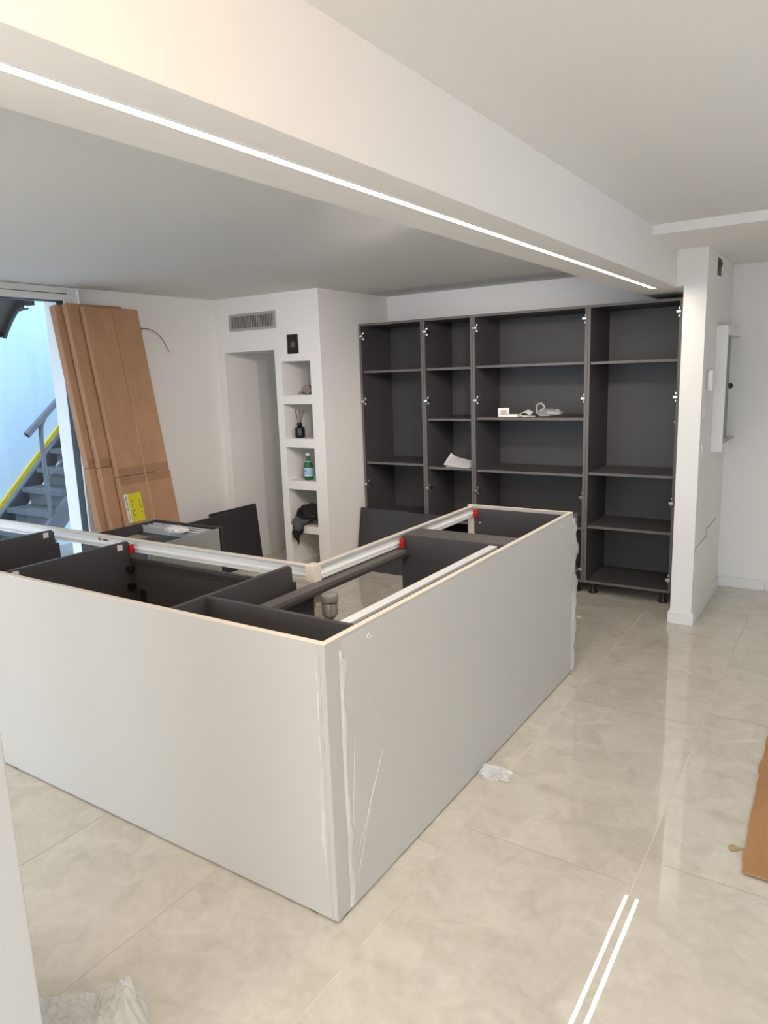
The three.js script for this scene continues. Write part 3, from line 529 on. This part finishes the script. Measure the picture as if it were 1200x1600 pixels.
// ---------------------------------------------------------------- half assembled base cabinet by the left wall
{
  const x0 = -3.88, x1 = -3.25, z0 = -3.085, z1 = -2.52, h = 0.72, t = 0.018;
  const c = thing('base_cabinet', 'half built base cabinet with grey side, profiles and scraps lying on its top', 'cabinet', [(x0 + x1) / 2, 0, (z0 + z1) / 2]);
  mesh('side_panel', bx(x0, x0 + t, 0.002, h, z0, z1), M.dark, c);
  mesh('side_panel', bx(x1 - t, x1, 0.002, h, z0 + 0.03, z1), M.greyPanel, c).userData.label = 'light grey side panel';
  mesh('back_panel', bx(x0, x1, 0.002, h + 0.002, z0 - 0.0, z0 + t), M.darkPlain, c);
  mesh('front_panel', bx(x0 + t, x1 - t, 0.002, h, z1 - t, z1), M.dark, c);
  mesh('inner_shelf', bx(x0 + t, x1 - t, h - 0.075, h - 0.057, z0 + t, z1 - t), M.darkPlain, c);
  const y = h - 0.057;
  const ys = [];
  for (let i = 0; i < 3; i++) {
    const p = tag(mesh('aluminium_profile', [bx(x0 + 0.03, x1 - 0.045, y + 0.040, y + 0.046, z0 + 0.032 + i * 0.045, z0 + 0.048 + i * 0.045, 0.0008), bx(x0 + 0.03, x1 - 0.045, y + 0.0005, y + 0.040, z0 + 0.038 + i * 0.045, z0 + 0.041 + i * 0.045, 0.0008)], M.alu), ['long aluminium profile on the half built base cabinet, against its far edge', 'long aluminium profile on the half built base cabinet, middle of three', 'long aluminium profile on the half built base cabinet, beside the crumpled paper'][i], 'profile', 'aluminium profiles on the base cabinet');
  }
  const g = new THREE.IcosahedronGeometry(1, 4), q = g.attributes.position;
  for (let i = 0; i < q.count; i++) { const v = new THREE.Vector3().fromBufferAttribute(q, i); const n = 1 + 0.6 * fbm(v.x * 2.6, v.y * 2.6, v.z * 2.6, 4); q.setXYZ(i, -3.49 + v.x * 0.085 * n, y + 0.053 + Math.max(-0.01, v.y * 0.022 * n), -2.93 + v.z * 0.055 * n); }
  g.computeVertexNormals();
  tag(mesh('crumpled_paper', g, M.paper), 'crumpled white paper on top of the half built base cabinet', 'paper');
  tag(mesh('carton_scrap', thick(10, 4, (u, v) => [-3.72 + u * 0.20 - v * 0.03, y + 0.004 + 0.035 * u + 0.02 * Math.sin(u * 5) * v, -2.70 - u * 0.05 - v * 0.06 * (0.4 + u)], 0.003, [0, 1, 0]), std(new THREE.Color(0.33, 0.25, 0.18), 0.8)), 'torn brown carton scrap on top of the half built base cabinet', 'scrap');
}

// ---------------------------------------------------------------- the L-shaped counter
const T = 0.889, ZP = -1.471, XP = -1.188;
{
  const f = thing('counter_front_panel', 'large white front panel of the counter with raw cream top edge', 'panel', [-2.08, 0, ZP]);
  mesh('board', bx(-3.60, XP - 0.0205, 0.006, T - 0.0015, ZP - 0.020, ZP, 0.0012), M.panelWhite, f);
  mesh('edge', bx(-3.60, XP - 0.0205, T - 0.0015, T, ZP - 0.0205, ZP + 0.0003, 0), M.cream, f).userData.label = 'raw cream top edge';
  mesh('film_rim', sheet(3, 60, (u, v) => [XP - 0.028 - u * 0.02 * (0.2 + Math.abs(fbm(v * 4, 2.1, 0.6, 3)) * 2.4), 0.15 + v * 0.70, ZP + 0.002 + 0.005 * Math.abs(fbm(v * 8, u * 2, 3, 3))]), M.filmFold, f);
  mesh('foot', [bx(-2.95, -2.92, 0.0, 0.006, ZP - 0.016, ZP - 0.003, 0), bx(-1.30, -1.27, 0.0, 0.006, ZP - 0.016, ZP - 0.003, 0)], M.black, f);
  const s = thing('counter_side_panel', 'large white side panel of the counter under wrinkled clear film', 'panel', [XP, 0, -2.52]);
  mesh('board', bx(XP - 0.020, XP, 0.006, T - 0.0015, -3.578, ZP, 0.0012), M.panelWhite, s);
  mesh('edge', bx(XP - 0.0205, XP + 0.0003, T - 0.0015, T, -3.578, ZP, 0), M.cream, s).userData.label = 'raw cream top edge';
  mesh('foot', [bx(XP - 0.016, XP - 0.003, 0, 0.006, -1.53, -1.50, 0), bx(XP - 0.016, XP - 0.003, 0, 0.006, -3.5, -3.47, 0)], M.black, s);
  // protective film, loose and wrinkled near both upright edges
  const zA = -1.525, zB = -3.605;
  const wr = (u, v) => {
    const n1 = Math.exp(-Math.pow(u / 0.16, 2)), n2 = Math.exp(-Math.pow((1 - u) / 0.07, 2));
    const fan = Math.sin((v * 9 + u * 26) + 3 * fbm(u * 6, v * 3, 1, 2)) * 0.5 + Math.abs(fbm(u * 30 + v * 6, v * 9 - u * 14, 2.5, 3)) * 2.2;
    return 0.0022 + 0.010 * n1 * Math.max(0, fan) * (0.4 + 0.6 * (1 - v)) + 0.010 * n2 * (0.5 + fbm(v * 9, u * 20, 4, 3)) + 0.0008 * fbm(u * 7, v * 4, 7, 3);
  };
  const wav = (v) => 0.012 * fbm(v * 6, 0.5, 3, 3);
  mesh('film', sheet(150, 90, (u, v) => { const z = zA - 0.012 + wav(v) * (1 - u) * 2 + (zB - zA) * u + wav(v + 4) * u * 1.6; return [XP + wr(u, v), 0.012 + v * (T - 0.020), z]; }), M.film, s).userData.label = 'clear protective film';
  // the folded rim of the film at the near corner and at the far end
  const fold = (z, w0, seed, y0, y1, out) => sheet(4, 70, (u, v) => { const w = w0 * (0.35 + Math.abs(fbm(v * 5, seed, 0.2, 3)) * 2.2) * (v > 0.97 || v < 0.02 ? 0.3 : 1); return [XP + 0.003 + out * (0.5 + fbm(v * 7, seed, 1, 3)) * u + 0.004 * Math.sin(u * 3.1), y0 + v * (y1 - y0), z + 0.010 * fbm(v * 5, seed + 3, 2, 3) - u * w]; });
  mesh('film_rim', fold(-1.532, 0.030, 1.3, 0.02, 0.85, 0.006), M.filmFold, s);
  mesh('film_rim', fold(-3.565, 0.06, 5.1, 0.02, 0.86, 0.022), M.filmFold, s);
  // bright creases fanning down from the near rim
  const creases = [[0.70, 0.10, 0.52, 0.22], [0.56, 0.05, 0.26, 0.02], [0.45, 0.20, 0.17, 0.04], [0.36, 0.14, 0.08, 0.03], [0.62, 0.05, 0.55, 0.14]];
  mesh('film_crease', creases.map(([y0, o0, y1, o1]) => { const a = [XP + 0.0042, y0, -1.54 - o0], b = [XP + 0.0042, (y0 + y1) / 2 - 0.02, -1.54 - (o0 * 0.45 + o1 * 0.55)], c = [XP + 0.0042, y1, -1.54 - o1]; return tube([a, b, c], 0.0011, 24, 5); }), M.filmFold, s);
  for (const [y, z] of [[0.845, -1.685], [0.845, -3.40]]) mesh('film_dimple', new THREE.TorusGeometry(0.008, 0.003, 6, 14).rotateY(Math.PI / 2).translate(XP + 0.004, y, z), M.filmFold, s);
}
// carcasses
const zi = ZP - 0.0205, zr = -2.100;
function bracket(parent, x, z) { mesh('bracket', bx(x, x + 0.004, T - 0.036, T - 0.009, z - 0.014, z + 0.014, 0.0015), M.white, parent); }
const sidePlate = (x, zn = zi, zf = zr) => { // side with a notch for the rail at its far top corner
  const y1 = T - 0.002, pts = [[-zn, 0.1], [-zf + 0.02, 0.1], [-zf + 0.02, y1 - 0.075], [-zf - 0.002, y1 - 0.075], [-zf - 0.002, y1 - 0.012], [-zf - 0.014, y1], [-zn, y1]];
  return extrude(pts, 0.018, [], 0.0008).rotateY(Math.PI / 2).translate(x, 0, 0);
};
function knobPart(parent, x, y, z) { return mesh('connector', new THREE.CylinderGeometry(0.015, 0.019, 0.024, 16).rotateZ(Math.PI / 2).translate(x, y, z), M.black, parent); }
function foot(parent, x, z) { mesh('foot', lathe([[0.001, 0], [0.032, 0], [0.032, 0.012], [0.016, 0.018], [0.016, 0.085], [0.028, 0.088], [0.028, 0.0995], [0.001, 0.0995]], 14).translate(x, 0, z), M.black, parent); }
{
  const c = thing('counter_cabinet', 'open topped dark counter cabinet at the left end, looking through to the glass door', 'cabinet', [-3.16, 0, -1.8]);
  mesh('side_panel', sidePlate(-3.474), M.dark, c);
  mesh('bottom_panel', bx(-3.456, -2.862, 0.1, 0.118, zr, zi), M.dark, c);
  bracket(c, -3.456, -2.05);
  foot(c, -3.42, -2.0); foot(c, -2.92, -2.0); foot(c, -3.42, -1.55);
}
{
  const c = thing('counter_cabinet', 'wide open topped dark counter cabinet behind the white front panel', 'cabinet', [-2.35, 0, -1.8]);
  mesh('side_panel', sidePlate(-2.860), M.dark, c);
  mesh('side_panel', sidePlate(-1.856), M.dark, c);
  mesh('bottom_panel', bx(-2.842, -1.857, 0.1, 0.118, zr, zi), M.dark, c);
  mesh('door_panel', bx(-2.842, -1.857, 0.12, T - 0.088, zr - 0.020, zr - 0.002), M.dark, c);
  mesh('top_rail', [bx(-2.842, -1.857, T - 0.098, T - 0.088, zr - 0.001, zr + 0.012, 0.001), bx(-2.842, -1.857, T - 0.083, T - 0.076, zr - 0.001, zr + 0.016, 0.001), bx(-2.842, -1.857, T - 0.12, T - 0.108, zr - 0.001, zr + 0.006, 0.001)], M.aluDark, c);
  bracket(c, -2.842, -1.535); bracket(c, -2.842, -2.04);
  knobPart(c, -2.83, 0.757, -2.075); knobPart(c, -2.83, 0.672, -2.075);
  mesh('fitting_plate', bx(-2.80, -2.762, 0.56, 0.655, zr - 0.002, zr + 0.004, 0.002), M.black, c);
  mesh('cam_cap', new THREE.SphereGeometry(0.012, 12, 8).scale(0.4, 1, 1).translate(-1.8585, T - 0.018, -1.60), M.white, c);
  foot(c, -2.80, -2.0); foot(c, -1.9, -2.0); foot(c, -2.80, -1.55); foot(c, -1.9, -1.55);
}
{
  const c = thing('corner_filler', 'narrow dark slot box inside the near corner of the counter', 'cabinet', [-1.52, 0, -1.57]);
  mesh('back_panel', bx(-1.836, XP - 0.022, 0.1, T - 0.003, -1.660, -1.642), M.dark, c);
  mesh('bottom_panel', bx(-1.836, XP - 0.022, 0.45, 0.468, -1.641, zi), M.dark, c);
}
{
  const c = thing('corner_cabinet', 'open dark corner cabinet of the counter, floor tiles showing through', 'cabinet', [-1.48, 0, -2.2]);
  mesh('top_stretcher', bx(-1.745, -1.690, T - 0.082, T - 0.066, -2.735, -1.661), M.darkEdge, c);
  mesh('top_rail', [bx(-1.689, -1.680, T - 0.092, T - 0.078, -2.735, -1.661, 0.001), bx(-1.759, -1.748, T - 0.10, T - 0.06, -2.735, -2.16, 0.001)], M.aluDark, c);
  mesh('blind_panel', bx(-1.728, -1.710, 0.1, T - 0.094, -2.07, -1.661), M.dark, c);
  mesh('corner_upright', bx(-1.745, -1.700, 0.1, T - 0.094, -2.115, -2.072, 0.002), M.cream, c).userData.label = 'cream upright in the inner corner';
  mesh('foot', lathe([[0.001, 0], [0.032, 0], [0.032, 0.012], [0.016, 0.018], [0.016, 0.085], [0.028, 0.088], [0.028, 0.0995], [0.001, 0.0995]], 14).translate(-1.73, 0, -1.70), M.black, c);
}
{
  const X = -1.645, Z = -2.085, y = -0.02;
  const p = thing('trap_fitting', 'ribbed grey plastic fitting with a wide cap hanging in the counter corner', 'fitting', [X, 0.66, Z]);
  mesh('cap', lathe([[0.001, 0.822], [0.026, 0.822], [0.034, 0.816], [0.0345, 0.792], [0.031, 0.788], [0.001, 0.788]], 24).translate(X, y, Z), M.greyPlastic, p);
  const pr = [[0.001, 0.789], [0.029, 0.789], [0.029, 0.742], [0.026, 0.732], [0.020, 0.726], [0.001, 0.726]];
  mesh('body', lathe(pr, 24).translate(X, y, Z), std(new THREE.Color(0.33, 0.325, 0.32), 0.25), p);
  for (let i = 0; i < 8; i++) { const a = i / 8 * Math.PI * 2; mesh('rib', bx(X + Math.cos(a) * 0.0285 - 0.002, X + Math.cos(a) * 0.0285 + 0.002, 0.735 + y, 0.789 + y, Z + Math.sin(a) * 0.0285 - 0.002, Z + Math.sin(a) * 0.0285 + 0.002, 0.001), M.greyPlastic, p); }
  mesh('neck', lathe([[0.001, 0.727], [0.013, 0.727], [0.013, 0.708], [0.001, 0.708]], 18).translate(X, y, Z), M.greyPlastic, p);
  mesh('nut', lathe([[0.001, 0.709], [0.021, 0.709], [0.025, 0.703], [0.025, 0.688], [0.018, 0.682], [0.018, 0.668], [0.022, 0.666], [0.022, 0.655], [0.001, 0.655]], 8).translate(X, y, Z), M.greyPlastic, p);
}
{
  const c = thing('counter_cabinet', 'dark counter cabinet at the far end with a flat strip across its top', 'cabinet', [-1.47, 0, -3.15]);
  const xa = -1.728, xb = XP - 0.024, zn = -2.752, zf = -3.536;
  mesh('side_panel', extrude([[xa, 0.1], [xb, 0.1], [xb, T - 0.003], [xa + 0.012, T - 0.003], [xa, T - 0.015]], 0.018, [], 0.0006).translate(0, 0, zn - 0.018), M.dark, c);
  mesh('side_panel', bx(xa + 0.0, xb, 0.1, T - 0.012, zf, zf + 0.018), M.dark, c);
  mesh('top_strip', bx(xa + 0.004, xb, T - 0.020, T - 0.003, zn - 0.170, zn - 0.020, 0.0015), M.darkEdge, c);
  mesh('bottom_panel', bx(xa, xb, 0.1, 0.118, zf + 0.018, zn - 0.018), M.dark, c);
  mesh('back_panel', bx(xb - 0.012, xb, 0.118, T - 0.07, zf + 0.018, zn - 0.018), M.darkPlain, c);
  mesh('screw', new THREE.SphereGeometry(0.006, 10, 6).translate(-1.69, 0.80, zf + 0.02), M.steel, c);
  foot(c, xa + 0.05, zn - 0.06); foot(c, xa + 0.05, zf + 0.06); foot(c, xb - 0.05, zn - 0.06); foot(c, xb - 0.05, zf + 0.06);
  const e = thing('counter_end_panel', 'white end panel closing the far end of the counter with cream edges', 'panel', [-1.48, 0, -3.56]);
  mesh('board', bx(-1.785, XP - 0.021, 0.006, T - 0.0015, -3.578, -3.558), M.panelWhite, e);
  mesh('edge', [bx(-1.785, XP - 0.021, T - 0.0015, T, -3.5785, -3.5575, 0), bx(-1.7865, -1.785, 0.006, T, -3.5785, -3.5575, 0)], M.cream, e);
  mesh('corner_upright', bx(-1.775, -1.735, 0.1, T - 0.06, -3.5575, -3.538), M.cream, e);
  mesh('foot', bx(-1.7, -1.66, 0, 0.006, -3.575, -3.562, 0), M.black, e);
}
// aluminium handle rails: section in (a, y), a towards the inside of the counter
const capSec = [[-0.021, 0], [-0.0, 0], [0.0, -0.005], [-0.021, -0.005]];
const railSec = [[-0.016, -0.005], [-0.004, -0.005], [-0.004, -0.008], [-0.009, -0.011], [-0.012, -0.018], [-0.012, -0.036], [-0.008, -0.043], [0.000, -0.0435], [0.000, -0.0465], [-0.006, -0.047], [-0.006, -0.050], [0.003, -0.051], [0.003, -0.060], [-0.002, -0.061], [-0.016, -0.061]];
function railX(parent, x0, x1, z) {       // along x, its inside facing +z
  const f = (s) => extrude(s.map(([a, y]) => [-a, y]), x1 - x0).rotateY(Math.PI / 2).translate(x0, T, z);
  mesh('cap_edge', f(capSec), M.cream, parent); mesh('channel', f(railSec), M.rail, parent);
}
function railZ(parent, z0, z1, x) {       // along z, its inside facing +x
  const f = (s) => extrude(s, z1 - z0).translate(x, T, z0);
  mesh('cap_edge', f(capSec), M.cream, parent); mesh('channel', f(railSec), M.rail, parent);
}
const redCap = (parent, x, y, z, turn) => mesh('end_cap', [new RoundedBoxGeometry(0.012, 0.046, 0.024, 1, 0.003).rotateY(turn).translate(x, y, z), new THREE.CylinderGeometry(0.008, 0.008, 0.026, 12).rotateX(Math.PI / 2).rotateY(turn + Math.PI / 2).translate(x, y - 0.004, z)], M.red, parent);
{
  const r = thing('handle_rail', 'white aluminium handle rail along the left run of the counter, cream on top', 'rail', [-2.9, T - 0.06, -2.12]);
  railX(r, -4.4, -1.785, -2.120);
  redCap(r, -2.834, T - 0.040, -2.098, 0).userData.label = 'red plastic end cap';
  const st = canvasTex(128, 48, (g) => { g.fillStyle = '#d9d4cf'; g.fillRect(0, 0, 128, 48); [['#3a3f45', 0, 26], ['#d8c53a', 26, 34], ['#2f5f7a', 60, 26], ['#39404a', 86, 20], ['#c99a8e', 106, 22]].forEach(([c, x, w]) => { g.fillStyle = c; g.fillRect(x, 8, w, 32); }); });
  mesh('sticker', new THREE.PlaneGeometry(0.085, 0.016).translate(-3.09, T - 0.027, -2.131), std(0xffffff, 0.5, { map: st }), r).userData.label = 'small striped colour sticker';
  const q = thing('handle_rail', 'white aluminium handle rail along the right run of the counter, with two red caps', 'rail', [-1.75, T - 0.06, -2.85]);
  railZ(q, -3.55, -2.165, -1.740);
  redCap(q, -1.716, T - 0.038, -2.738, Math.PI / 2).userData.label = 'red plastic end cap';
  redCap(q, -1.716, T - 0.038, -3.515, Math.PI / 2).userData.label = 'red plastic end cap';
  const p = thing('rail_corner_post', 'cream corner piece joining the two handle rails', 'post', [-1.755, T - 0.07, -2.135]);
  mesh('block', extrude([[-1.783, -2.160], [-1.738, -2.160], [-1.738, -2.115], [-1.783, -2.115]].map(([x, z]) => [x, -z]), 0.066, [], 0.003).rotateX(-Math.PI / 2).translate(0, T - 0.065, 0), M.cream, p);
  const w = thing('white_support_strip', 'loose white aluminium strip lying inside the counter along the side panel', 'strip', [-1.245, T - 0.02, -2.2]);
  mesh('strip', bx(-1.277, -1.240, T - 0.018, T - 0.005, -2.747, -1.664, 0.001), M.rail, w);
  mesh('lip', bx(-1.2235, -1.2195, T - 0.030, T - 0.012, -2.747, -1.664, 0.0006), M.greyPanel, w);
  mesh('ledge', bx(-1.277, XP - 0.0225, T - 0.050, T - 0.032, -2.747, -1.664, 0.001), M.darkPlain, w);
}

// ---------------------------------------------------------------- loose things on the floor
{
  const g = thick(30, 30, (u, v) => { const e = 0.006 * fbm(v * 9, 2.2, 0.5, 3); return [-0.195 + u * 0.75 + e * (1 - u) * 2.5 - 0.02 * Math.sin(v * 2.2) * (1 - u), 0.0015 + 0.010 * Math.max(0, fbm(u * 3, v * 3, 1, 3)) + 0.006 * Math.pow(1 - v, 8), -2.31 - v * 1.1 + 0.004 * fbm(u * 8, 1, 2, 2)]; }, 0.005, [0, 1, 0]);
  const c = thing('carton_sheet', 'flat brown carton sheet lying on the floor near the right edge', 'carton', [0.1, 0, -2.8]);
  mesh('sheet', g, M.cardFloor, c);
  const r = rng(21), parts = [];
  for (let i = 0; i < 9; i++) { const x = -0.245 + r() * 0.03, z = -2.435 + (r() - 0.5) * 0.025; parts.push(new THREE.IcosahedronGeometry(0.005 + r() * 0.004, 1).scale(1.4, 0.5, 0.8).rotateY(r() * 6).translate(x, 0.003 + r() * 0.002, z)); }
  parts.push(tube([[-0.225, 0.003, -2.437], [-0.21, 0.004, -2.442], [-0.198, 0.003, -2.446]], 0.0025, 8, 5));
  tag(mesh('dry_leaf', parts, std(new THREE.Color(0.36, 0.29, 0.16), 0.9)), 'small dry plant scrap on the floor beside the flat carton sheet', 'leaf');
}
function crumple(name, label, cx, cz, sx, sy, sz, seed, amp, det, mat) {
  const g0 = new THREE.IcosahedronGeometry(1, det); g0.deleteAttribute('normal'); g0.deleteAttribute('uv');
  const g = mergeVertices(g0, 1e-4), p = g.attributes.position;
  for (let i = 0; i < p.count; i++) {
    const v = new THREE.Vector3().fromBufferAttribute(p, i);
    const ridge = 1 - 2 * Math.abs(fbm(v.x * 2.2 + seed, v.y * 2.2, v.z * 2.2, 4)), n = 1 + amp * (ridge - 0.6) + amp * 0.8 * noise.noise(v.x * 1.5 + seed, v.y * 1.5, v.z * 1.5);
    p.setXYZ(i, cx + v.x * sx * n, Math.max(0.0012, sy * 0.55 + v.y * sy * n), cz + v.z * sz * n);
  }
  const f = g.toNonIndexed(); f.computeVertexNormals();
  return tag(mesh(name, f, mat), label, 'plastic wrap');
}
crumple('plastic_scrap', 'small crumpled clear plastic scrap on the floor by the side panel', -1.115, -2.44, 0.058, 0.024, 0.032, 2.0, 0.85, 4, std(new THREE.Color(0.85, 0.85, 0.86), 0.12, { transparent: true, opacity: 0.30 }));
{
  const w = tag(mesh('plastic_wrap', sheet(70, 56, (u, v) => {
    const a = Math.sin(Math.PI * u) * Math.sin(Math.PI * v), rid = 1 - 2.4 * Math.abs(fbm(u * 2.6 + 1, v * 2.6, 3.3, 4)), fine = Math.abs(fbm(u * 9, v * 9, 1.7, 3));
    const peak = Math.exp(-Math.pow((u - 0.80) / 0.13, 2)) * Math.exp(-Math.pow((v - 0.28) / 0.22, 2)), ridge = Math.exp(-Math.pow((u - 0.62) / 0.025, 2)) * a;
    const p = u + 0.06 * fbm(v * 4, u * 3, 6, 3), q = v + 0.10 * fbm(u * 4, v * 3, 9, 3);
    return [-1.735 + p * 0.26 + q * 0.22, 0.002 + Math.max(0, Math.pow(a, 0.4) * (0.045 * Math.max(0, rid) + 0.05 * fine + 0.012) + (0.07 + 0.06 * fine) * peak + 0.025 * ridge), -0.825 - p * 0.18 + q * 0.17];
  }), std(new THREE.Color(0.90, 0.91, 0.91), 0.15, { transparent: true, opacity: 0.40 })), 'large crumpled clear plastic wrap on the floor at the near corner', 'plastic wrap');
}

renderer.render(scene, camera);
